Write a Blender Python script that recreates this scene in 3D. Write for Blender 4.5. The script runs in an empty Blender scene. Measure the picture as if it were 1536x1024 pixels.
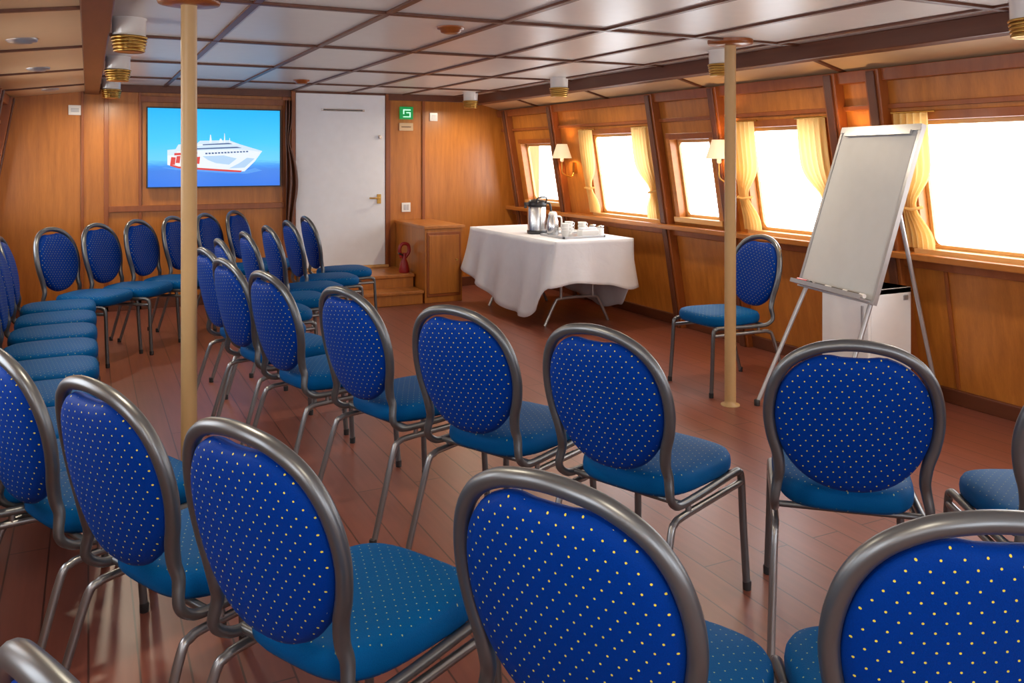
import bpy, math, random
from mathutils import Vector, Matrix
random.seed(3)
D = bpy.data
scene = bpy.context.scene
YAW = math.radians(26.4); SY, CY = math.sin(YAW), math.cos(YAW)
YB = 8.85          # forward bulkhead
YR = -1.6          # aft bulkhead
ZC = 2.13          # ceiling
def plan(a, b):    # seating-plan axes -> room axes
    return (a*CY + b*SY, -a*SY + b*CY)

# ---------------------------------------------------------------- materials
def new_mat(name):
    m = D.materials.new(name); m.use_nodes = True
    return m, m.node_tree.nodes, m.node_tree.links, m.node_tree.nodes['Principled BSDF']
def plain(name, col, rough=.5, metal=0, emit=None, es=0, coat=0, bump=0, bs=8):
    m, n, l, p = new_mat(name)
    tc = n.new('ShaderNodeTexCoord'); no = n.new('ShaderNodeTexNoise'); no.inputs['Scale'].default_value = 12
    l.new(tc.outputs['Object'], no.inputs['Vector'])
    mx = n.new('ShaderNodeMix'); mx.data_type = 'RGBA'
    mx.inputs[6].default_value = (*[c*.95 for c in col], 1); mx.inputs[7].default_value = (*[min(1, c*1.04) for c in col], 1)
    l.new(no.outputs['Fac'], mx.inputs[0]); l.new(mx.outputs[2], p.inputs['Base Color'])
    p.inputs['Roughness'].default_value = rough; p.inputs['Metallic'].default_value = metal
    if coat: p.inputs['Coat Weight'].default_value = coat
    if emit: p.inputs['Emission Color'].default_value = (*emit, 1); p.inputs['Emission Strength'].default_value = es
    if bump:
        n2 = n.new('ShaderNodeTexNoise'); n2.inputs['Scale'].default_value = bs; n2.inputs['Detail'].default_value = 4; n2.inputs['Distortion'].default_value = .8
        b = n.new('ShaderNodeBump'); b.inputs['Strength'].default_value = bump; b.inputs['Distance'].default_value = .02
        l.new(tc.outputs['Object'], n2.inputs['Vector']); l.new(n2.outputs['Fac'], b.inputs['Height']); l.new(b.outputs[0], p.inputs['Normal'])
    return m
def wood(name, c1, c2, rough=.36, scale=(9, 9, .8), coat=.18):
    m, n, l, p = new_mat(name)
    tc = n.new('ShaderNodeTexCoord'); mp = n.new('ShaderNodeMapping'); mp.inputs['Scale'].default_value = scale
    no = n.new('ShaderNodeTexNoise'); no.inputs['Scale'].default_value = 2.6; no.inputs['Detail'].default_value = 7; no.inputs['Distortion'].default_value = .25
    n2 = n.new('ShaderNodeTexNoise'); n2.inputs['Scale'].default_value = 16; n2.inputs['Detail'].default_value = 3
    r = n.new('ShaderNodeValToRGB'); r.color_ramp.elements[0].position = .2; r.color_ramp.elements[1].position = .82
    r.color_ramp.elements[0].color = (*c1, 1); r.color_ramp.elements[1].color = (*c2, 1)
    ad = n.new('ShaderNodeMath'); ad.operation = 'MULTIPLY_ADD'; ad.inputs[1].default_value = .35
    l.new(tc.outputs['Object'], mp.inputs[0]); l.new(mp.outputs[0], no.inputs['Vector']); l.new(mp.outputs[0], n2.inputs['Vector'])
    l.new(n2.outputs['Fac'], ad.inputs[0])
    sb = n.new('ShaderNodeMath'); sb.operation = 'SUBTRACT'; sb.inputs[1].default_value = .17
    l.new(no.outputs['Fac'], sb.inputs[0]); l.new(sb.outputs[0], ad.inputs[2]); l.new(ad.outputs[0], r.inputs[0])
    l.new(r.outputs[0], p.inputs['Base Color']); p.inputs['Roughness'].default_value = rough; p.inputs['Coat Weight'].default_value = coat; p.inputs['Coat Roughness'].default_value = .25
    return m
def fabric(name, base, base2, dot, plane, pitch, rad, fac=1.0):
    m, n, l, p = new_mat(name)
    tc = n.new('ShaderNodeTexCoord'); sp = n.new('ShaderNodeSeparateXYZ'); cb = n.new('ShaderNodeCombineXYZ')
    l.new(tc.outputs['Object'], sp.inputs[0]); l.new(sp.outputs['X'], cb.inputs['X']); l.new(sp.outputs['Z' if plane == 'xz' else 'Y'], cb.inputs['Y'])
    mp = n.new('ShaderNodeMapping'); mp.inputs['Rotation'].default_value = (0, 0, math.radians(38)); mp.inputs['Scale'].default_value = (1/pitch,)*3
    l.new(cb.outputs[0], mp.inputs[0])
    vo = n.new('ShaderNodeTexVoronoi'); vo.voronoi_dimensions = '2D'; vo.inputs['Scale'].default_value = 1; vo.inputs['Randomness'].default_value = 0
    l.new(mp.outputs[0], vo.inputs['Vector'])
    lt = n.new('ShaderNodeMath'); lt.operation = 'LESS_THAN'; lt.inputs[1].default_value = rad; l.new(vo.outputs['Distance'], lt.inputs[0])
    # dots only where the cloth faces outward, so they do not smear on the rounded edge
    sn = n.new('ShaderNodeSeparateXYZ'); l.new(tc.outputs['Normal'], sn.inputs[0])
    ab = n.new('ShaderNodeMath'); ab.operation = 'ABSOLUTE'; l.new(sn.outputs['Y' if plane == 'xz' else 'Z'], ab.inputs[0])
    gt = n.new('ShaderNodeMath'); gt.operation = 'GREATER_THAN'; gt.inputs[1].default_value = .55; l.new(ab.outputs[0], gt.inputs[0])
    mg = n.new('ShaderNodeMath'); mg.operation = 'MULTIPLY'; l.new(lt.outputs[0], mg.inputs[0]); l.new(gt.outputs[0], mg.inputs[1])
    ml = n.new('ShaderNodeMath'); ml.operation = 'MULTIPLY'; ml.inputs[1].default_value = fac; l.new(mg.outputs[0], ml.inputs[0])
    no = n.new('ShaderNodeTexNoise'); no.inputs['Scale'].default_value = 500; l.new(tc.outputs['Object'], no.inputs['Vector'])
    mx = n.new('ShaderNodeMix'); mx.data_type = 'RGBA'; mx.inputs[6].default_value = (*base, 1); mx.inputs[7].default_value = (*base2, 1); l.new(no.outputs['Fac'], mx.inputs[0])
    m2 = n.new('ShaderNodeMix'); m2.data_type = 'RGBA'; m2.inputs[7].default_value = (*dot, 1); l.new(ml.outputs[0], m2.inputs[0]); l.new(mx.outputs[2], m2.inputs[6])
    l.new(m2.outputs[2], p.inputs['Base Color']); p.inputs['Roughness'].default_value = .58
    p.inputs['Sheen Weight'].default_value = .05; p.inputs['Sheen Tint'].default_value = (.05, .35, 1, 1); p.inputs['Specular IOR Level'].default_value = .16; p.inputs['Specular Tint'].default_value = (.3, .6, 1, 1)
    b = n.new('ShaderNodeBump'); b.inputs['Strength'].default_value = .25; b.inputs['Distance'].default_value = .002
    l.new(no.outputs['Fac'], b.inputs['Height']); l.new(b.outputs[0], p.inputs['Normal'])
    return m
def floor_mat():
    m, n, l, p = new_mat('plank_floor')
    tc = n.new('ShaderNodeTexCoord'); mp = n.new('ShaderNodeMapping'); mp.inputs['Rotation'].default_value = (0, 0, math.radians(90))
    br = n.new('ShaderNodeTexBrick'); br.inputs['Scale'].default_value = 1; br.inputs['Brick Width'].default_value = 2.4; br.inputs['Row Height'].default_value = .13
    br.inputs['Mortar Size'].default_value = .003; br.inputs['Color1'].default_value = (.215, .064, .040, 1); br.inputs['Color2'].default_value = (.24, .074, .047, 1)
    br.inputs['Mortar'].default_value = (.075, .024, .015, 1)
    l.new(tc.outputs['Object'], mp.inputs[0]); l.new(mp.outputs[0], br.inputs['Vector'])
    m2 = n.new('ShaderNodeMapping'); m2.inputs['Scale'].default_value = (14, .9, 1); no = n.new('ShaderNodeTexNoise'); no.inputs['Scale'].default_value = 3; no.inputs['Detail'].default_value = 7
    l.new(tc.outputs['Object'], m2.inputs[0]); l.new(m2.outputs[0], no.inputs['Vector'])
    rr = n.new('ShaderNodeMapRange'); rr.inputs[3].default_value = .7; rr.inputs[4].default_value = 1.25; l.new(no.outputs['Fac'], rr.inputs[0])
    mx = n.new('ShaderNodeMix'); mx.data_type = 'RGBA'; mx.blend_type = 'MULTIPLY'; mx.inputs[0].default_value = 1
    l.new(br.outputs['Color'], mx.inputs[6]); l.new(rr.outputs[0], mx.inputs[7]); l.new(mx.outputs[2], p.inputs['Base Color'])
    p.inputs['Roughness'].default_value = .36; p.inputs['Coat Weight'].default_value = .22; p.inputs['Coat Roughness'].default_value = .28
    return m
M = dict(
 wood=wood('honey_wood', (.36, .115, .014), (.57, .205, .030)),
 woodh=wood('honey_wood_long', (.36, .12, .018), (.55, .20, .038), scale=(9, .8, 9)),
 dark=wood('mahogany_trim', (.085, .024, .009), (.14, .04, .014), rough=.45),
 darkh=wood('mahogany_beam', (.095, .026, .010), (.15, .042, .015), scale=(9, .8, 9), rough=.45),
 rib=wood('rib_wood', (.23, .058, .010), (.34, .095, .018)),
 sill=wood('sill_wood', (.62, .33, .10), (.76, .46, .18), scale=(9, .8, 9)),
 ceil=plain('ceiling_panel', (.72, .70, .66), .34),
 soff=plain('soffit_panel', (.66, .47, .28), .4),
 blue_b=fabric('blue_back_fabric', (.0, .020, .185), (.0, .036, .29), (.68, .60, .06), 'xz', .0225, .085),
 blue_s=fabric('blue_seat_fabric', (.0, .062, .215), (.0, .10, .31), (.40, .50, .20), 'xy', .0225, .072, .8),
 frame=plain('chair_steel', (.17, .18, .19), .36, .8),
 chrome=plain('leg_metal', (.30, .305, .315), .33, .85),
 pole=plain('pole_paint', (.56, .36, .16), .4),
 white=plain('white_enamel', (.84, .84, .84), .35),
 door=plain('door_paint', (.82, .86, .92), .4),
 brass=plain('brass', (.55, .34, .09), .28, 1),
 black=plain('black_plastic', (.02, .02, .022), .35),
 steel=plain('brushed_steel', (.6, .6, .6), .22, 1),
 cloth=plain('linen_cloth', (.78, .80, .86), .8, bump=.35, bs=7),
 china=plain('china', (.85, .85, .83), .2),
 board=plain('whiteboard_surface', (.57, .59, .60), .45),
 alu=plain('aluminium', (.50, .51, .53), .35, .7),
 red=plain('red_plastic', (.5, .02, .02), .4),
 redd=plain('red_lacquer', (.30, .01, .01), .4),
 shade=plain('lamp_shade', (.85, .75, .55), .7, emit=(1, .72, .4), es=.45),
 floor=floor_mat(),
)
def emis(name, col, s):
    m, n, l, p = new_mat(name); p.inputs['Base Color'].default_value = (*[c*.2 for c in col], 1); p.inputs['Roughness'].default_value = .3
    p.inputs['Emission Color'].default_value = (*col, 1); p.inputs['Emission Strength'].default_value = s; return m
M['exit'] = emis('exit_green', (.0, .26, .06), .9); M['exitw'] = emis('exit_white', (.55, 1, .7), 1.1)
M['s_white'] = emis('screen_white', (.80, .88, .95), .95); M['s_red'] = emis('screen_red', (.7, .05, .04), .9)
M['s_dark'] = emis('screen_dark', (.05, .12, .3), .9); M['s_grey'] = emis('screen_grey', (.42, .62, .85), 1); M['s_foam'] = emis('screen_foam', (.08, .32, .85), 1); M['s_pale'] = emis('screen_pale', (.6, .75, .9), 1)
def screen_mat():
    m, n, l, p = new_mat('screen_sea'); tc = n.new('ShaderNodeTexCoord'); sp = n.new('ShaderNodeSeparateXYZ'); l.new(tc.outputs['Object'], sp.inputs[0])
    mr = n.new('ShaderNodeMapRange'); mr.inputs[1].default_value = 1.16; mr.inputs[2].default_value = 1.92; l.new(sp.outputs['Z'], mr.inputs[0])
    r = n.new('ShaderNodeValToRGB'); e = r.color_ramp.elements
    e[0].position = 0; e[0].color = (.0, .15, .76, 1); e[1].position = 1; e[1].color = (.0, .44, .92, 1)
    for pos, c in ((.24, (.0, .17, .72, 1)), (.30, (.0, .26, .82, 1)), (.37, (.08, .55, .94, 1)), (.6, (.01, .52, .94, 1))):
        x = e.new(pos); x.color = c
    mp = n.new('ShaderNodeMapping'); mp.inputs['Scale'].default_value = (4, 1, 40); no = n.new('ShaderNodeTexNoise'); no.inputs['Scale'].default_value = 3; l.new(tc.outputs['Object'], mp.inputs[0]); l.new(mp.outputs[0], no.inputs['Vector'])
    ma = n.new('ShaderNodeMath'); ma.operation = 'MULTIPLY_ADD'; ma.inputs[1].default_value = .06; l.new(no.outputs['Fac'], ma.inputs[0]); l.new(mr.outputs[0], ma.inputs[2])
    l.new(ma.outputs[0], r.inputs[0]); l.new(r.outputs[0], p.inputs['Emission Color']); p.inputs['Emission Strength'].default_value = 1.1
    p.inputs['Base Color'].default_value = (.01, .02, .05, 1); p.inputs['Roughness'].default_value = .2; return m
M['s_sea'] = screen_mat()
def curtain_mat():
    m, n, l, p = new_mat('curtain_fabric'); p.inputs['Base Color'].default_value = (.80, .56, .22, 1); p.inputs['Roughness'].default_value = .8
    tr = n.new('ShaderNodeBsdfTranslucent'); tr.inputs[0].default_value = (.95, .70, .30, 1); ms = n.new('ShaderNodeMixShader'); ms.inputs[0].default_value = .5
    tc = n.new('ShaderNodeTexCoord'); no = n.new('ShaderNodeTexNoise'); no.inputs['Scale'].default_value = 60; l.new(tc.outputs['Object'], no.inputs['Vector'])
    b = n.new('ShaderNodeBump'); b.inputs['Strength'].default_value = .2; l.new(no.outputs['Fac'], b.inputs['Height']); l.new(b.outputs[0], p.inputs['Normal'])
    l.new(p.outputs[0], ms.inputs[1]); l.new(tr.outputs[0], ms.inputs[2]); l.new(ms.outputs[0], n['Material Output'].inputs[0]); return m
M['curtain'] = curtain_mat()
def glass_mat():
    m, n, l, p = new_mat('window_glass'); t = n.new('ShaderNodeBsdfTransparent'); g = n.new('ShaderNodeBsdfGlossy'); g.inputs['Roughness'].default_value = .05
    ms = n.new('ShaderNodeMixShader'); ms.inputs[0].default_value = .05; l.new(t.outputs[0], ms.inputs[1]); l.new(g.outputs[0], ms.inputs[2]); l.new(ms.outputs[0], n['Material Output'].inputs[0]); return m
M['glass'] = glass_mat()

# ---------------------------------------------------------------- mesh builder
def catmull(pts, n=6):
    P = [Vector(p) for p in pts]; P = [P[0]*2-P[1]] + P + [P[-1]*2-P[-2]]; out = []
    for i in range(1, len(P)-2):
        p0, p1, p2, p3 = P[i-1:i+3]
        for k in range(n):
            t = k/n
            out.append(.5*((2*p1)+(p2-p0)*t+(2*p0-5*p1+4*p2-p3)*t*t+(3*p1-p0-3*p2+p3)*t**3))
    out.append(P[-2]); return out
class B:
    def __init__(s): s.v = []; s.f = []; s.m = []; s.s = []; s.mats = []
    def mi(s, k):
        if k not in s.mats: s.mats.append(k)
        return s.mats.index(k)
    def add(s, vs, fs, mat, smooth=False):
        o = len(s.v); s.v += [tuple(v) for v in vs]; k = s.mi(mat)
        for f in fs: s.f.append(tuple(i+o for i in f)); s.m.append(k); s.s.append(smooth)
    def hexa(s, p, mat):
        s.add(p, [(3, 2, 1, 0), (4, 5, 6, 7), (0, 1, 5, 4), (1, 2, 6, 5), (2, 3, 7, 6), (3, 0, 4, 7)], mat)
    def box(s, x0, x1, y0, y1, z0, z1, mat):
        s.hexa([(x0, y0, z0), (x1, y0, z0), (x1, y1, z0), (x0, y1, z0), (x0, y0, z1), (x1, y0, z1), (x1, y1, z1), (x0, y1, z1)], mat)
    def obox(s, c, ux, uy, uz, mat):
        c, ux, uy, uz = map(Vector, (c, ux, uy, uz)); q = [(-1, -1), (1, -1), (1, 1), (-1, 1)]
        s.hexa([c+ux*a+uy*b-uz for a, b in q]+[c+ux*a+uy*b+uz for a, b in q], mat)
    def tube(s, pts, r, mat, seg=10, closed=False, flat=1.0):
        P = [Vector(p) for p in pts]; n = len(P); vs = []; fs = []; T = []
        for i in range(n):
            a = P[(i-1) % n] if (closed or i > 0) else P[i]; b = P[(i+1) % n] if (closed or i < n-1) else P[i]
            T.append((b-a).normalized())
        up = Vector((0, 0, 1)) if abs(T[0].z) < .9 else Vector((0, 1, 0)); N = (up-T[0]*up.dot(T[0])).normalized()
        for i in range(n):
            N = (N-T[i]*N.dot(T[i])).normalized(); Bn = T[i].cross(N); rr = r[i] if isinstance(r, (list, tuple)) else r
            for k in range(seg):
                a = 2*math.pi*k/seg; vs.append(P[i]+N*math.cos(a)*rr*flat+Bn*math.sin(a)*rr)
        m = n if closed else n-1
        for i in range(m):
            j = (i+1) % n
            for k in range(seg): fs.append((i*seg+k, i*seg+(k+1) % seg, j*seg+(k+1) % seg, j*seg+k))
        s.add(vs, fs, mat, True)
        if not closed:
            s.add(vs[:seg], [tuple(range(seg))[::-1]], mat); s.add(vs[-seg:], [tuple(range(seg))], mat)
    def lathe(s, prof, c, mat, seg=28, smooth=True, caps=True):
        c = Vector(c); vs = []; fs = []
        for r, z in prof:
            for k in range(seg):
                a = 2*math.pi*k/seg; vs.append(c+Vector((r*math.cos(a), r*math.sin(a), z)))
        for i in range(len(prof)-1):
            for k in range(seg): fs.append((i*seg+k, i*seg+(k+1) % seg, (i+1)*seg+(k+1) % seg, (i+1)*seg+k))
        s.add(vs, fs, mat, smooth)
        if caps and prof[0][0] > .001: s.add(vs[:seg], [tuple(range(seg))[::-1]], mat)
        if caps and prof[-1][0] > .001: s.add(vs[-seg:], [tuple(range(seg))], mat)
    def grid(s, fn, nu, nv, mat, smooth=True, wrap=False):
        vs = [fn(i/nu, j/nv) for j in range(nv+1) for i in range(nu+(0 if wrap else 1))]; w = nu if wrap else nu+1
        fs = [(j*w+i, j*w+(i+1) % w, (j+1)*w+(i+1) % w, (j+1)*w+i) for j in range(nv) for i in range(nu)]
        s.add(vs, fs, mat, smooth)
    def rings(s, rings, mat, c0=None, c1=None):
        n = len(rings[0]); vs = [p for r in rings for p in r]
        fs = [(i*n+k, i*n+(k+1) % n, (i+1)*n+(k+1) % n, (i+1)*n+k) for i in range(len(rings)-1) for k in range(n)]
        if c0 is not None: vs.append(c0); c = len(vs)-1; fs += [(c, (k+1) % n, k) for k in range(n)]
        if c1 is not None: vs.append(c1); c = len(vs)-1; o = (len(rings)-1)*n; fs += [(c, o+k, o+(k+1) % n) for k in range(n)]
        s.add(vs, fs, mat, True)
    def mesh(s, name):
        me = D.meshes.new(name); me.from_pydata(s.v, [], s.f)
        for k in s.mats: me.materials.append(M[k])
        me.polygons.foreach_set('material_index', s.m); me.polygons.foreach_set('use_smooth', s.s); me.update(); return me
    def obj(s, name, bevel=0, solid=0, parent=None):
        o = D.objects.new(name, s.mesh(name)); scene.collection.objects.link(o)
        if solid:
            q = o.modifiers.new('solid', 'SOLIDIFY'); q.thickness = solid
        if bevel:
            q = o.modifiers.new('bevel', 'BEVEL'); q.width = bevel; q.segments = 2; q.limit_method = 'ANGLE'; q.angle_limit = math.radians(55)
        if parent: o.parent = parent
        return o
def light(name, kind, loc, parent=None, rot=None, **kw):
    ld = D.lights.new(name, kind)
    for k, v in kw.items():
        if k == 'portal': ld.cycles.is_portal = True
        else: setattr(ld, k, v)
    lo = D.objects.new(name, ld); scene.collection.objects.link(lo); lo.location = loc
    if rot: lo.rotation_euler = rot
    if parent: lo.parent = parent
    return lo

# ---------------------------------------------------------------- room shell
def W(side, y, z, off=0):      # point on leaning ship side; off = distance inboard
    return (4.57-.167*z-off, y, z) if side > 0 else (-.99+.167*z+off, y, z)
def wbox(b, side, y0, y1, z0, z1, o0, o1, mat):
    p = [W(side, y0, z0, o1), W(side, y0, z0, o0), W(side, y1, z0, o0), W(side, y1, z0, o1),
         W(side, y0, z1, o1), W(side, y0, z1, o0), W(side, y1, z1, o0), W(side, y1, z1, o1)]
    if side < 0: p = [p[i] for i in (1, 0, 3, 2, 5, 4, 7, 6)]
    b.hexa(p, mat)
WINS = [(7.72, 8.42, .96, 1.60), (6.0, 7.0, .90, 1.67), (5.2, 5.72, .94, 1.60), (4.08, 4.84, .90, 1.67), (2.35, 3.42, .90, 1.67), (1.35, 1.85, .94, 1.60), (.1, 1.0, .9, 1.67), (-1.2, -.4, .9, 1.67)]
RIBS = [8.62, 7.58, 5.87, 5.06, 3.93, 3.60, 2.15, 1.15, -.1]
for side, nm in ((1, 'right'), (-1, 'left')):
    b = B(); ys = YR-.1
    for (y0, y1, z0, z1) in sorted(WINS):
        wbox(b, side, ys, y0, 0, 2.13, -.09, 0, 'wood'); wbox(b, side, y0, y1, 0, z0, -.09, 0, 'wood'); wbox(b, side, y0, y1, z1, 2.13, -.09, 0, 'wood'); ys = y1
    wbox(b, side, ys, YB+.1, 0, 2.13, -.09, 0, 'wood'); b.obj('wall_'+nm)
    b = B()
    for y in RIBS:
        wbox(b, side, y-.05, y+.05, 0, 1.97, 0, .075, 'rib'); wbox(b, side, y-.028, y+.028, 0, 1.96, .075, .09, 'dark')
    wbox(b, side, YR, YB, 1.90, 1.975, 0, .05, 'rib'); wbox(b, side, YR, YB, 1.735, 1.765, 0, .022, 'rib')
    b.obj('trim_1_'+nm, .004)
    b = B(); wbox(b, side, YR, YB, .845, .885, 0, .12, 'woodh'); wbox(b, side, YR, YB, .79, .845, 0, .04, 'rib')
    b.obj('trim_2_'+nm, .006)
    b = B(); wbox(b, side, YR, YB, 0, .09, 0, .03, 'darkh')
    y = YR+.4
    while y < YB: wbox(b, side, y-.012, y+.012, .09, .79, 0, .012, 'rib'); y += .9
    b.obj('baseboard_'+nm, .004)
    for i, (y0, y1, z0, z1) in enumerate(WINS):
        b = B(); t = .04
        wbox(b, side, y0-t, y1+t, z1-.01, z1+t, -.085, .028, 'rib'); wbox(b, side, y0-t, y0+.012, z0, z1, -.085, .028, 'woodh'); wbox(b, side, y1-.012, y1+t, z0, z1, -.085, .028, 'woodh')
        wbox(b, side, y0-t, y1+t, z0-.03, z0+.012, -.085, .05, 'sill')
        wbox(b, side, y0+.012, y0+.035, z0+.012, z1-.01, -.07, -.045, 'sill'); wbox(b, side, y1-.035, y1-.012, z0+.012, z1-.01, -.07, -.045, 'sill')
        wbox(b, side, y0+.012, y1-.012, z0+.012, z0+.035, -.07, -.045, 'sill'); wbox(b, side, y0+.012, y1-.012, z1-.035, z1-.01, -.07, -.045, 'sill')
        for (yc, sy) in ((y0+.035, 1), (y1-.035, -1)):
            for (zc, sz) in ((z0+.035, 1), (z1-.035, -1)):
                R = .05; pts = [(yc, zc)]+[(yc+sy*R*(1-math.sin(a*math.pi/12)), zc+sz*R*(1-math.cos(a*math.pi/12))) for a in range(7)]
                vs = [W(side, p, q, -.046) for p, q in pts]; b.add(vs, [(0, k, k+1) for k in range(1, 7)], 'sill')
        b.add([W(side, y0+.03, z0+.03, -.057), W(side, y1-.03, z0+.03, -.057), W(side, y1-.03, z1-.03, -.057), W(side, y0+.03, z1-.03, -.057)], [(0, 1, 2, 3)], 'glass')
        wo = b.obj('window_%d_%s' % (i+1, nm), .003)
        if y1-y0 > .72:      # curtains, tied back
            for e, sg in ((y0, 1), (y1, -1)):
                b = B(); wid = .24
                def cf(u, v, e=e, sg=sg, z0=z0, z1=z1):
                    z = z1+.03-v*(z1+.03-(z0+.015)); tie = .68
                    pin = 1-.62*math.exp(-((v-tie)/.16)**2)-(.22*max(0, v-tie)/.3)
                    yy = e-sg*.07+sg*u*wid*pin
                    return W(side, yy, z, .064+.016*math.sin(u*34+v*1.5+e*7)*(.6+.4*pin)+.01*math.sin(v*5))
                b.grid(cf, 60, 24, 'curtain')
                ty = e-sg*.07; zz = z1+.03-.68*(z1+.03-z0)
                b.tube([W(side, ty-sg*.01, zz+.01, .035), W(side, ty+sg*.02, zz-.005, .095), W(side, ty+sg*.08, zz-.012, .095), W(side, ty+sg*.11, zz, .035)], .009, 'curtain', 8)
                b.tube([W(side, e-sg*.09, z1+.037, .05), W(side, e+sg*.2, z1+.037, .05)], .006, 'brass', 8)
                b.obj('window_curtain', 0)
        light('daylight_portal', 'AREA', W(side, (y0+y1)/2, (z0+z1)/2, -.10), wo, (math.radians(90), 0, math.radians(90*side)), shape='RECTANGLE', size=y1-y0, size_y=z1-z0, portal=1)

XL = -1.15
b = B(); b.box(XL, 4.75, YB, YB+.1, 0, 2.2, 'wood'); b.obj('wall_back')
b = B()
for x, w in ((-.05, .012), (.15, .02), (.44, .014), (1.80, .03), (2.90, .02), (3.30, .016)):
    b.box(x-w, x+w, YB-.02, YB, 0, 2.11, 'rib')
b.box(.17, 1.79, YB-.03, YB, .93, .985, 'rib'); b.box(.04, 4.45, YB-.035, YB, 2.06, 2.13, 'darkh')
b.box(-.9, 4.5, YB-.02, YB, 0, .1, 'darkh')
b.box(.44, 1.80, YB-.022, YB, 1.97, 2.03, 'rib')
b.obj('trim_3', .003)
b = B(); xs = XL; AFT = ((-.35, .85), (1.3, 2.5), (2.95, 4.1))  # unseen aft openings, put in to throw daylight on the chair backs
for x0, x1 in AFT:
    b.box(xs, x0, YR-.1, YR, 0, 2.13, 'wood'); b.box(x0, x1, YR-.1, YR, 0, .9, 'wood'); b.box(x0, x1, YR-.1, YR, 1.75, 2.13, 'wood'); xs = x1
b.box(xs, 4.7, YR-.1, YR, 0, 2.13, 'wood'); b.obj('wall_aft')
for i, (x0, x1) in enumerate(AFT):  # frames for the added aft openings
    b = B(); b.box(x0-.04, x1+.04, YR-.1, YR+.03, 1.74, 1.78, 'rib'); b.box(x0-.04, x1+.04, YR-.1, YR+.05, .87, .91, 'sill'); b.box(x0-.04, x0+.02, YR-.09, YR+.02, .91, 1.74, 'rib'); b.box(x1-.02, x1+.04, YR-.09, YR+.02, .91, 1.74, 'rib')
    wo = b.obj('window_%d_aft' % (i+1), .003)
    light('daylight_portal', 'AREA', ((x0+x1)/2, YR-.11, 1.32), wo, (math.radians(-90), 0, math.pi), shape='RECTANGLE', size=x1-x0, size_y=.85, portal=1)

b = B(); b.box(XL, 4.75, YR-.1, YB+.1, -.1, 0, 'floor'); b.obj('floor')
b = B(); b.box(XL, 4.75, YR-.1, YB+.1, ZC, ZC+.1, 'ceil'); b.obj('ceiling')
b = B()
for i in range(6):
    x = .66+.602*i; b.box(x-.017, x+.017, YR, YB, ZC-.012, ZC, 'darkh')
y = 3.85-1.35*4
while y < YB:
    b.box(.09, 3.9, y-.019, y+.019, ZC-.014, ZC, 'dark'); y += 1.35
b.obj('trim_4', .002)
for nm, xa, xb, xc in (('right', 3.83, 3.95, 4.27), ('left', .09, -.03, -.69)):
    b = B(); x0, x1 = sorted((xa, xb)); b.box(x0, x1, YR, YB, 2.03, ZC, 'darkh'); b.obj('trim_5_'+nm, .006)
    b = B(); p = [(xb, YR, 2.055), (xc, YR, 1.972), (xc, YB, 1.972), (xb, YB, 2.055), (xb, YR, 2.08), (xc, YR, 2.0), (xc, YB, 2.0), (xb, YB, 2.08)]
    b.hexa(p if nm == 'right' else [p[i] for i in (1, 0, 3, 2, 5, 4, 7, 6)], 'soff')
    y = 3.85-1.35*4
    while y < YB:
        q = [(xb, y-.016, 2.043), (xc, y-.016, 1.960), (xc, y+.016, 1.960), (xb, y+.016, 2.043), (xb, y-.016, 2.058), (xc, y-.016, 1.975), (xc, y+.016, 1.975), (xb, y+.016, 2.058)]
        b.hexa(q if nm == 'right' else [q[i] for i in (1, 0, 3, 2, 5, 4, 7, 6)], 'dark'); y += 1.35
    b.obj('ceiling_soffit_'+nm)

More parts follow.
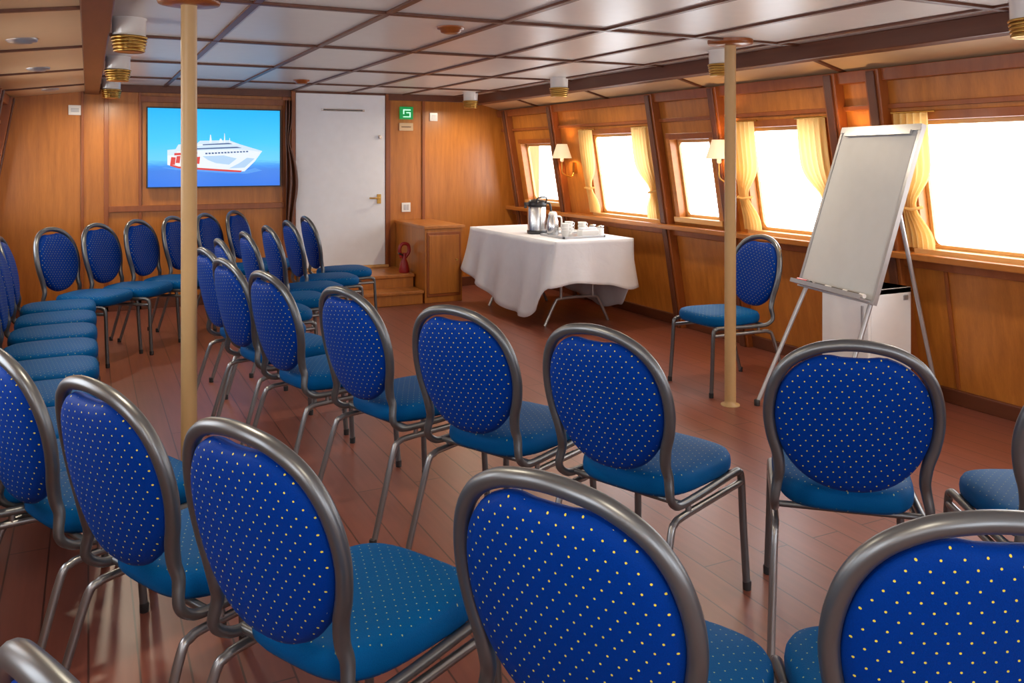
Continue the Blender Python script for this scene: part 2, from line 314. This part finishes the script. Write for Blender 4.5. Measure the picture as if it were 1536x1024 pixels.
# ---------------------------------------------------------------- chair
def fy(z, x=0): return -.005-.2*(z-.45)+.5*x*x
def build_chair():
    b = B()
    half = [(.216, .475, .0), (.210, .462, .20), (.206, .452, .375), (.206, .432, .402), (.206, .40, .408), (.206, .2, .402), (.206, .07, .402), (.209, .025, .415), (.210, .0, .445)]
    up = [(.201, .50), (.196, .535), (.202, .585), (.218, .64), (.227, .705), (.221, .77), (.200, .830), (.163, .877), (.107, .910), (.05, .924)]
    for x, z in up: half.append((x, fy(z, x), z))
    R = [(x, y, z) for x, y, z in half]; L = [(-x, y, z) for x, y, z in reversed(half)]
    pth = catmull(R+[(0, fy(.928), .928)]+L, 5)
    rad = [.0125+.0045*max(0, min(1, (p.z-.42)/.14)) for p in pth]
    b.tube(pth, rad, 'frame', 12)
    for s in (1, -1):
        b.tube(catmull([(s*.224, -.10, .0), (s*.217, -.045, .18), (s*.210, .005, .335), (s*.207, .03, .358), (s*.206, .07, .365), (s*.206, .25, .365), (s*.207, .445, .365)], 4), .0115, 'chrome', 8)
        b.tube([(s*.206, .11, .362), (s*.206, .11, .405)], .009, 'chrome', 8)
        for p in ((s*.216, .475), (s*.224, -.10)): b.lathe([(.014, 0), (.015, .025), (.013, .03)], (*p, 0), 'black', 10)
    b.tube([(-.205, .40, .405), (.205, .40, .405)], .010, 'frame', 8); b.tube([(-.205, .07, .405), (.205, .07, .405)], .010, 'frame', 8)
    n = 56; prof = [(.80, .411), (.95, .413), (.992, .425), (1.0, .442), (.99, .459), (.955, .473), (.88, .480), (.7, .486), (.4, .490), (.15, .491)]
    rg = []
    for sc, z in prof:
        ring = []
        for k in range(n):
            a = 2*math.pi*k/n; c, s_ = math.cos(a), math.sin(a); e = .55
            x = math.copysign(abs(c)**e, c); y = math.copysign(abs(s_)**e, s_)
            hw = .204+.014*y; ring.append((x*hw*sc, .245+y*.222*sc, z))
        rg.append(ring)
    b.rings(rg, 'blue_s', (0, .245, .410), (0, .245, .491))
    rg = []
    for sc, dy in [(.3, -.033), (.6, -.031), (.82, -.027), (.93, -.021), (.98, -.012), (1.0, 0), (.985, .012), (.94, .024), (.85, .032), (.6, .038), (.3, .040)]:
        ring = []
        for k in range(n):
            a = 2*math.pi*k/n; c, s_ = math.cos(a), math.sin(a)
            x = math.copysign(abs(c)**.82, c)*.213*sc
            if s_ >= 0: z = .700+.205*abs(s_)**.88*sc-.013*sc*math.exp(-(x/.06)**4)*s_
            else:
                z = .700-.212*abs(s_)**.92*sc; x = math.copysign(abs(c)**.88, c)*.213*sc*(1-.06*abs(s_))
            ring.append((x, fy(z, x)+dy+.004, z))
        rg.append(ring[::-1])
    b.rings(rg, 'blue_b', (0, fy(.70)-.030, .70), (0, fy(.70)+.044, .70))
    return b.mesh('banquet_chair')
CH = build_chair()
def chair(x, y, rotdeg):
    o = D.objects.new('banquet_chair', CH); scene.collection.objects.link(o)
    r = math.radians(rotdeg); o.location = (x-math.sin(r)*.06, y+math.cos(r)*.06, 0); o.rotation_euler = (0, 0, r)
def pchair(a, d, phi): x, y = plan(a, d); chair(x, y, -(phi+26.4))
for c in [(1.53, 2.15, 5), (.96, 2.40, 15), (.27, 2.61, 42), (-.18, 2.94, 38), (-.64, 3.36, 47), (-1.08, 3.82, 50), (-1.42, 4.30, 52), (-1.70, 4.80, 53),
          (-1.79, 5.32, 60), (-1.79, 5.82, 60), (-1.78, 6.32, 60), (-1.76, 6.82, 61), (-1.74, 7.32, 62),
          (.71, 1.26, 5), (.08, 1.40, 36), (-.51, 1.67, 36), (-.95, 1.99, 37), (-1.40, 2.35, 40), (-.435, .88, 40), (1.60, 5.55, -114)]:
    pchair(*c)
chair(-.40, 3.10, -82)
for i in range(7): chair(-.48, 3.58+.463*i, -90)
for i in range(6): chair(-.22+.295*i, 6.95+.285*i, -122)

# ---------------------------------------------------------------- poles
for x, y in ((.387, 3.90), (3.36, 3.90)):
    b = B(); b.lathe([(.055, 0), (.055, .006), (.034, .010), (.033, .03), (.033, 2.095), (.036, 2.10)], (x, y, 0), 'pole', 24)
    b.lathe([(.06, 2.098), (.125, 2.104), (.13, 2.115), (.13, 2.13)], (x, y, 0), 'rib', 28); b.obj('support_pole')
# ---------------------------------------------------------------- ceiling fixtures
for x in (.18, 3.63):
    for y in (.3, 2.3, 4.3 if x > 1 else 4.6, 6.4, 8.3):  # aftmost pair is unseen, added for ambient fill
        b = B(); b.lathe([(.083, ZC), (.083, ZC-.006), (.078, ZC-.01), (.076, ZC-.085), (.070, ZC-.088)][::-1], (x, y, 0), 'china', 28)
        for k in range(5):
            z = ZC-.095-.016*k; r = .078-.003*k
            b.tube([(x+r*math.cos(a*math.pi/14), y+r*math.sin(a*math.pi/14), z) for a in range(28)], .0075, 'brass', 8, closed=True)
        b.lathe([(.066, ZC-.165), (.070, ZC-.16), (.070, ZC-.085)], (x, y, 0), 'brass', 28)
        o = b.obj('ceiling_spotlight')
        light('spotlight_fill', 'AREA', (x, y, ZC-.168), o, shape='DISK', size=.11, energy=10, color=(1, .84, .62))  # ambient fill added in each fixture; the fixtures themselves look unlit
for x, y in ((1.70, 4.15), (1.69, 7.6)):
    b = B(); b.lathe([(.035, -.035), (.05, -.03), (.055, -.015), (.07, -.012), (.072, 0)], (x, y, ZC), 'rib', 24); b.obj('smoke_detector')
for y in (4.8, 6.3, 8.2):
    b = B(); b.lathe([(.02, -.018), (.05, -.015), (.06, -.006), (.075, -.004), (.078, .01)], (-.30, y, 2.019), 'alu', 24); b.obj('air_vent')

# ---------------------------------------------------------------- TV
b = B(); x0, x1, z0, z1 = .492, 1.745, 1.15, 1.925; yf = YB-.075
b.box(x0, x1, yf, YB-.035, z0, z1, 'black'); b.box(x0+.3, x1-.3, YB-.036, YB-.001, z0+.15, z1-.15, 'black')
def tv(u, v, o=0): return (x0+.012+u*(x1-x0-.024), yf-.001-o, z1-.012-v*(z1-z0-.024))
def poly(pts, mat, o): b.add([tv(u, v, o) for u, v in pts], [tuple(range(len(pts)))], mat)
poly([(0, 1), (1, 1), (1, 0), (0, 0)], 's_sea', 0)
poly([(.10, .755), (.2, .785), (.6, .835), (.74, .84), (.86, .80), (.80, .765), (.7, .81), (.2, .76)], 's_foam', .0006)
poly([(.14, .72), (.22, .76), (.62, .81), (.72, .81), (.80, .68), (.86, .54), (.70, .56), (.14, .58)], 's_white', .001)
poly([(.14, .60), (.14, .53), (.20, .52), (.22, .46), (.36, .44), (.38, .41), (.60, .40), (.68, .45), (.78, .50), (.86, .54), (.7, .60)], 's_pale', .0012)
poly([(.20, .60), (.21, .55), (.62, .52), (.76, .53), (.84, .55), (.7, .60)], 's_white', .0014)
poly([(.24, .47), (.62, .435), (.66, .45), (.24, .485)], 's_white', .0016)
poly([(.16, .735), (.22, .765), (.62, .815), (.69, .82), (.70, .80), (.62, .79), (.22, .74), (.16, .71)], 's_red', .002)
for k, (u0, w_, v0) in enumerate(((.16, .035, .66), (.20, .03, .64), (.24, .025, .66), (.275, .03, .63), (.315, .02, .66), (.345, .03, .65))):
    poly([(u0, v0+.055), (u0+w_, v0+.06), (u0+w_+.006, v0-.035), (u0+.008, v0-.04+.01*(k % 2))], 's_red', .0022)
poly([(.19, .60), (.36, .585), (.36, .555), (.19, .57)], 's_red', .0022); poly([(.26, .54), (.33, .535), (.33, .49), (.28, .49)], 's_red', .0022)
poly([(.24, .515), (.66, .485), (.70, .50), (.24, .53)], 's_dark', .002); poly([(.40, .455), (.60, .435), (.63, .45), (.40, .468)], 's_dark', .0021)
for k in range(14): poly([(.42+.024*k, .585-.0022*k), (.436+.024*k, .585-.0022*k), (.436+.024*k, .565-.002*k), (.42+.024*k, .565-.002*k)], 's_dark', .0023)
poly([(.40, .61), (.56, .60), (.66, .64), (.60, .72), (.5, .70), (.44, .66)], 's_grey', .0021); poly([(.60, .77), (.72, .76), (.80, .64), (.74, .63), (.68, .70)], 's_grey', .0021)
for u0, vt, w_ in ((.31, .36, .012), (.45, .33, .02), (.52, .38, .035), (.56, .31, .012), (.60, .37, .01)): poly([(u0, .44), (u0+w_*.3, vt), (u0+w_*.6, vt), (u0+w_, .43)], 's_white', .0024)
b.obj('television')

# ---------------------------------------------------------------- door and steps
b = B(); b.box(1.90, 2.85, YB-.05, YB-.004, .30, 2.105, 'door')
b.box(1.855, 1.895, YB-.06, YB-.002, .27, 2.12, 'rib'); b.box(2.855, 2.885, YB-.06, YB-.002, .27, 2.12, 'rib'); b.box(1.855, 2.885, YB-.07, YB-.002, .27, .298, 'sill')
b.box(2.16, 2.62, YB-.062, YB-.05, 1.925, 1.95, 'steel'); b.box(2.18, 2.60, YB-.066, YB-.06, 1.932, 1.942, 'black')
b.obox((2.78, YB-.055, 1.0), (.022, 0, 0), (0, .006, 0), (0, 0, .05), 'brass')
b.tube(catmull([(2.78, YB-.055, 1.01), (2.78, YB-.10, 1.01), (2.75, YB-.112, 1.01), (2.66, YB-.11, 1.012)], 4), .009, 'brass', 8)
b.obox((2.79, YB-.058, 1.66), (.02, 0, 0), (0, .006, 0), (0, 0, .02), 'steel'); b.tube([(2.79, YB-.055, 1.66), (2.79, YB-.08, 1.66)], .014, 'steel', 10)
b.obj('door_1', .003)
b = B()
def dc(u, v):
    w = .05+.05*math.exp(-((v-.62)/.22)**2)-.03*math.exp(-((v-.30)/.1)**2)
    return (1.785+u*w*1.25, YB-.105-.025*math.sin(u*14+v*3), 2.02-v*1.35+.04*math.sin(u*6)*v)
b.grid(dc, 24, 30, 'dark'); b.obj('door_curtain', 0, .004)
b = B(); b.box(1.92, 2.955, 8.2, YB-.001, 0, .235, 'wood'); b.box(1.91, 2.96, 8.18, YB-.001, .235, .268, 'woodh')
b.box(1.92, 2.955, 7.93, 8.2, 0, .105, 'wood'); b.box(1.91, 2.96, 7.91, 8.2, .105, .135, 'woodh'); b.obj('entrance_steps', .005)
b = B(); b.box(2.98, 3.38, 7.94, YB-.01, 0, .735, 'wood'); b.box(2.965, 3.40, 7.91, YB-.01, .735, .765, 'woodh'); b.box(3.0, 3.36, 7.93, 7.945, .06, .70, 'rib'); b.box(3.02, 3.34, 7.922, 7.935, .09, .67, 'wood')
b.tube([(3.31, 7.92, .42), (3.31, 7.905, .42)], .012, 'brass', 10); b.obj('wooden_cabinet', .004)
b = B(); b.tube(catmull([(2.86, 8.30, .42), (2.84, 8.30, .50), (2.87, 8.30, .56), (2.93, 8.30, .55), (2.94, 8.30, .48), (2.90, 8.30, .42)], 5), .018, 'redd', 10)
b.lathe([(.05, 0), (.055, .02), (.04, .10), (.022, .14), (.02, .20)], (2.89, 8.30, .268), 'redd', 18); b.tube([(2.89, 8.30, .44), (2.82, 8.27, .47)], .010, 'black', 8); b.obj('red_bell')

# ---------------------------------------------------------------- wall fittings
def plate(name, x, z, w, h, mat, inner=None, imat=None, t=.015):
    b = B(); b.box(x-w/2, x+w/2, YB-t, YB-.0005, z-h/2, z+h/2, mat)
    if inner:
        for (u0, u1, v0, v1) in inner: b.box(x+u0*w, x+u1*w, YB-t-.004, YB-t, z+v0*h, z+v1*h, imat)
    b.obj(name, .002)
plate('thermostat', -.11, 1.88, .11, .09, 'china', [(-.3, .3, -.2, .2)], 'alu')
plate('exit_sign', 3.10, 1.925, .145, .135, 'exit', [(-.3, .3, .2, .30), (-.3, -.2, -.1, .22), (-.05, .3, -.02, .07), (.2, .3, -.3, .0), (-.3, .3, -.35, -.27)], 'exitw', .035)
plate('notice_plate', 3.10, 1.775, .16, .085, 'soff', [(-.35, .35, -.05, .05)], 'dark')
plate('wall_switch', 3.42, 1.89, .09, .09, 'china', [(-.25, .25, -.3, .3)], 'white')
plate('wall_switch', 3.10, .90, .10, .10, 'china', [(-.3, -.02, -.3, .3), (.02, .3, -.3, .3)], 'alu')

for (y, base) in ((7.33, .0), (4.95, .03), (3.765, .0)):
    b = B(); bx, by, bz = W(1, y, 1.36, base); cx, _, _ = W(1, y, 1.50, base+.13)
    b.obox((bx-.008, y, 1.34), (.012, 0, 0), (0, .022, 0), (0, 0, .055), 'brass')
    b.tube(catmull([(bx-.01, y, 1.30), (bx-.05, y, 1.25), (cx+.01, y, 1.29), (cx, y, 1.35), (cx, y, 1.42)], 5), .006, 'brass', 8)
    b.lathe([(.012, 1.40), (.018, 1.41), (.014, 1.47)], (cx, y, 0), 'china', 14)
    b.lathe([(.098, 1.435), (.052, 1.575)], (cx, y, 0), 'shade', 28, caps=False)
    o = b.obj('wall_sconce')
    light('sconce_bulb', 'POINT', (cx, y, 1.50), o, energy=5, color=(1, .62, .28), shadow_soft_size=.02)

# ---------------------------------------------------------------- table with cloth
TX0, TX1, TY0, TY1, TZ = 3.44, 4.20, 6.12, 7.86, .745
b = B(); b.box(TX0+.01, TX1-.01, TY0+.01, TY1-.01, .715, TZ-.004, 'white')
for yy in (6.42, 7.55):
    b.tube(catmull([(3.50, yy, .0), (3.53, yy, .06), (3.60, yy, .19), (3.66, yy, .225), (3.98, yy, .225), (4.04, yy, .19), (4.11, yy, .06), (4.14, yy, 0)], 4), .014, 'alu', 10)
    for x in (3.66, 3.98): b.tube([(x, yy, .225), (x, yy, .715)], .013, 'alu', 10)
    b.tube([(3.66, yy, .5), (3.98, yy, .5)], .010, 'alu', 8)
b.obj('folding_table')
def per(s):
    L1, L2 = TY1-TY0, TX1-TX0; T = 2*(L1+L2); d = s*T
    if d < L1: return (TX0, TY1-d, -1, 0)
    d -= L1
    if d < L2: return (TX0+d, TY0, 0, -1)
    d -= L2
    if d < L1: return (TX1, TY0+d, 1, 0)
    d -= L1; return (TX1-d, TY1, 0, 1)
DR = [(0, .40), (.06, .50), (.14, .60), (.22, .66), (.275, .665), (.315, .56), (.342, .37), (.38, .335), (.44, .37), (.485, .42), (.505, .40), (.54, .60), (.60, .66), (.7, .6), (.85, .45), (1, .40)]
def drop(s):
    for (a, p), (c, q) in zip(DR, DR[1:]):
        if a <= s <= c: t = (s-a)/(c-a); t = t*t*(3-2*t); return p+(q-p)*t
    return .40
def cl(u, v):
    x, y, nx, ny = per(u % 1.0); s = u*2*math.pi
    cx, cy = (TX0+TX1)/2, (TY0+TY1)/2
    hx, hy = (TX1-TX0)/2, (TY1-TY0)/2; qx, qy = (x-cx)/hx, (y-cy)/hy
    n = Vector((math.copysign(abs(qx)**10, qx), math.copysign(abs(qy)**10, qy), 0)); n.normalize()
    f = .5+.5*math.sin(s*13+1.2*math.sin(s*3)); w = v**1.2
    side = .12 if nx < 0 else (.09 if ny < 0 else .03)
    o = .006+w*(side*.45+side*.55*f)
    if x > cx+hx*.98: o = .006+w*.02*f
    z = TZ+.004-v*drop(u % 1.0)
    return (min(x+n.x*o, 4.228), y+n.y*o, z-.004*(1 if v > 0 else 0))
b = B(); b.grid(cl, 220, 14, 'cloth', wrap=True)
b.add([(TX0-.006, TY0-.006, TZ+.004), (TX1+.006, TY0-.006, TZ+.004), (TX1+.006, TY1+.006, TZ+.004), (TX0-.006, TY1+.006, TZ+.004)], [(0, 1, 2, 3)], 'cloth')
b.obj('tablecloth', 0, .002)
ZT = TZ+.0055
b = B(); c = (3.66, 6.86, ZT); b.lathe([(.088, 0), (.092, .01), (.092, .03), (.086, .035)], c, 'black'); b.lathe([(.086, .035), (.086, .235), (.082, .245)], c, 'steel'); b.lathe([(.084, .245), (.088, .25), (.088, .285), (.07, .305), (.03, .315), (.0, .316)], c, 'black')
b.obox((c[0]-.09, c[1], ZT+.275), (.035, 0, 0), (0, .018, 0), (0, 0, .012), 'black'); b.tube([(c[0]-.115, c[1], ZT+.27), (c[0]-.12, c[1], ZT+.235)], .012, 'black', 8)
b.tube(catmull([(c[0]+.085, c[1]-.02, ZT+.28), (c[0]+.12, c[1]-.03, ZT+.26), (c[0]+.125, c[1]-.03, ZT+.14), (c[0]+.085, c[1]-.02, ZT+.08)], 4), .010, 'black', 8)
b.tube(catmull([(c[0]-.05, c[1]-.075, ZT+.28), (c[0]-.04, c[1]-.1, ZT+.33), (c[0]+.04, c[1]-.1, ZT+.33), (c[0]+.05, c[1]-.075, ZT+.28)], 4), .007, 'black', 8)
b.obj('coffee_airpot')
b = B(); b.box(3.62, 4.02, 6.30, 6.70, ZT, ZT+.006, 'alu'); b.box(3.61, 3.625, 6.29, 6.71, ZT, ZT+.018, 'alu'); b.box(4.015, 4.03, 6.29, 6.71, ZT, ZT+.018, 'alu'); b.box(3.61, 4.03, 6.29, 6.305, ZT, ZT+.018, 'alu'); b.box(3.61, 4.03, 6.695, 6.71, ZT, ZT+.018, 'alu'); b.obj('serving_tray', .002)
z6 = ZT+.0065
b = B(); c = (3.69, 6.62, z6); b.lathe([(.05, 0), (.055, .02), (.052, .12), (.038, .16), (.036, .175)], c, 'steel'); b.lathe([(.038, .175), (.04, .18), (.03, .205), (.0, .21)], c, 'china')
b.tube(catmull([(c[0]+.04, c[1], z6+.165), (c[0]+.085, c[1], z6+.15), (c[0]+.085, c[1], z6+.06), (c[0]+.05, c[1], z6+.04)], 4), .008, 'china', 8); b.obj('milk_jug')
for x, y in ((3.85, 6.61), (3.72, 6.45), (3.92, 6.50)):
    b = B()
    for k in range(3): b.lathe([(.026, 0), (.028, .006), (.038, .05), (.040, .055), (.036, .054), (.025, .01)], (x, y, z6+.03*k), 'china', 20)
    for k in range(3): b.tube(catmull([(x+.034, y, z6+.03*k+.045), (x+.055, y, z6+.03*k+.04), (x+.05, y, z6+.03*k+.02), (x+.03, y, z6+.03*k+.015)], 3), .004, 'china', 6)
    b.obj('coffee_cup_stack')
b = B(); b.box(3.82, 3.99, 6.33, 6.42, z6, z6+.055, 'china'); b.box(3.83, 3.98, 6.34, 6.41, z6+.05, z6+.075, 'cloth'); b.obj('sugar_box', .004)
for x, y in ((4.08, 6.45), (4.09, 6.6)):
    b = B(); b.lathe([(.03, 0), (.033, .005), (.03, .05), (.033, .065), (.03, .067), (.027, .05), (.028, .008)], (x, y, ZT), 'china', 20); b.lathe([(.031, .067), (.034, .072), (.03, .085), (.0, .09)], (x, y, ZT), 'steel', 20); b.obj('sugar_jar')

# ---------------------------------------------------------------- fridge
b = B(); b.box(3.99, 4.32, 3.44, 3.78, .015, .69, 'white'); b.box(3.965, 3.988, 3.44, 3.78, .03, .65, 'white'); b.box(3.965, 4.32, 3.44, 3.78, .655, .69, 'white')
b.box(3.955, 3.966, 3.47, 3.485, .4, .6, 'alu'); b.obox((4.27, 3.437, .63), (.02, 0, 0), (0, .004, 0), (0, 0, .015), 'alu')
for x in (4.0, 4.3):
    for y in (3.46, 3.76): b.lathe([(.015, 0), (.015, .016)], (x, y, 0), 'black', 10)
b.obj('mini_fridge', .006)

# ---------------------------------------------------------------- flip chart easel
def pl(a, d, z): x, y = plan(a, d); return Vector((x, y, z))
u = Vector((*plan(.24, -.97), 0)).normalized(); T = pl(2.10, 4.86, 1.605); Bo = pl(1.80, 4.76, .69); v = (T-Bo); Ln = v.length; v.normalize(); nrm = u.cross(v).normalized()
if nrm.x > 0: nrm = -nrm
b = B(); hw = .345; C = (T+Bo)/2
b.obox(C, u*(hw-.015), v*(Ln/2-.01), nrm*.008, 'board')
for s in (1, -1): b.obox(C+u*s*(hw-.008), u*.010, v*(Ln/2), nrm*.013, 'alu')
b.obox(T, u*hw, v*.018, nrm*.016, 'alu'); b.obox(Bo, u*hw, v*.012, nrm*.014, 'alu')
b.obox(T+nrm*.02-v*.03, u*(hw-.06), v*.012, nrm*.008, 'alu')
b.obox(Bo+nrm*.045, u*(hw-.02), v*.004, nrm*.035, 'alu'); b.obox(Bo+nrm*.08+v*.008, u*(hw-.02), v*.012, nrm*.003, 'alu')
f1, f2 = pl(1.43, 4.98, 0), pl(1.62, 4.35, 0)
for s, f in ((-1, f1), (1, f2)):
    a = Bo+u*s*(hw-.05)-nrm*.015; b.tube([a+v*.8, a, f+Vector((0, 0, .01))], .0125, 'alu', 10); b.lathe([(.017, 0), (.018, .03), (.014, .035)], f, 'black', 10)
rf = pl(2.50, 5.0, 0); b.tube([T-nrm*.03-v*.03, rf+Vector((0, 0, .01))], .0125, 'alu', 10); b.lathe([(.017, 0), (.018, .03), (.014, .035)], rf, 'black', 10)
b.tube([Bo-nrm*.02-u*.25+v*.5, Bo-nrm*.02+u*.25+v*.5], .01, 'alu', 8)
easel = b.obj('flip_chart_easel')
mk = Bo+nrm*.05+v*.018
for off, mat in ((-.30, 'red'), (-.12, 'black'), (.04, 'black'), (.18, 'black')):
    b = B(); a = mk+u*off; b.tube([a, a+u*.10], .014 if mat == 'red' else .011, mat, 10); b.tube([a+u*.10, a+u*.135], .012, 'black' if mat == 'red' else 'white', 10); b.obj('marker_pen', parent=easel)

# ---------------------------------------------------------------- world + camera
w = D.worlds.new('overcast_sky'); scene.world = w; w.use_nodes = True; bg = w.node_tree.nodes['Background']
bg.inputs[0].default_value = (.93, .96, 1, 1); bg.inputs[1].default_value = 7.2
cam = D.cameras.new('camera'); co = D.objects.new('camera', cam); scene.collection.objects.link(co); scene.camera = co
co.location = (0, 0, 1.45); co.rotation_euler = (math.radians(90), 0, -YAW); cam.lens = 30; cam.sensor_width = 36; cam.shift_y = -277/1536; cam.clip_start = .05
scene.view_settings.view_transform = 'Standard'
scene.view_settings.look = 'None'
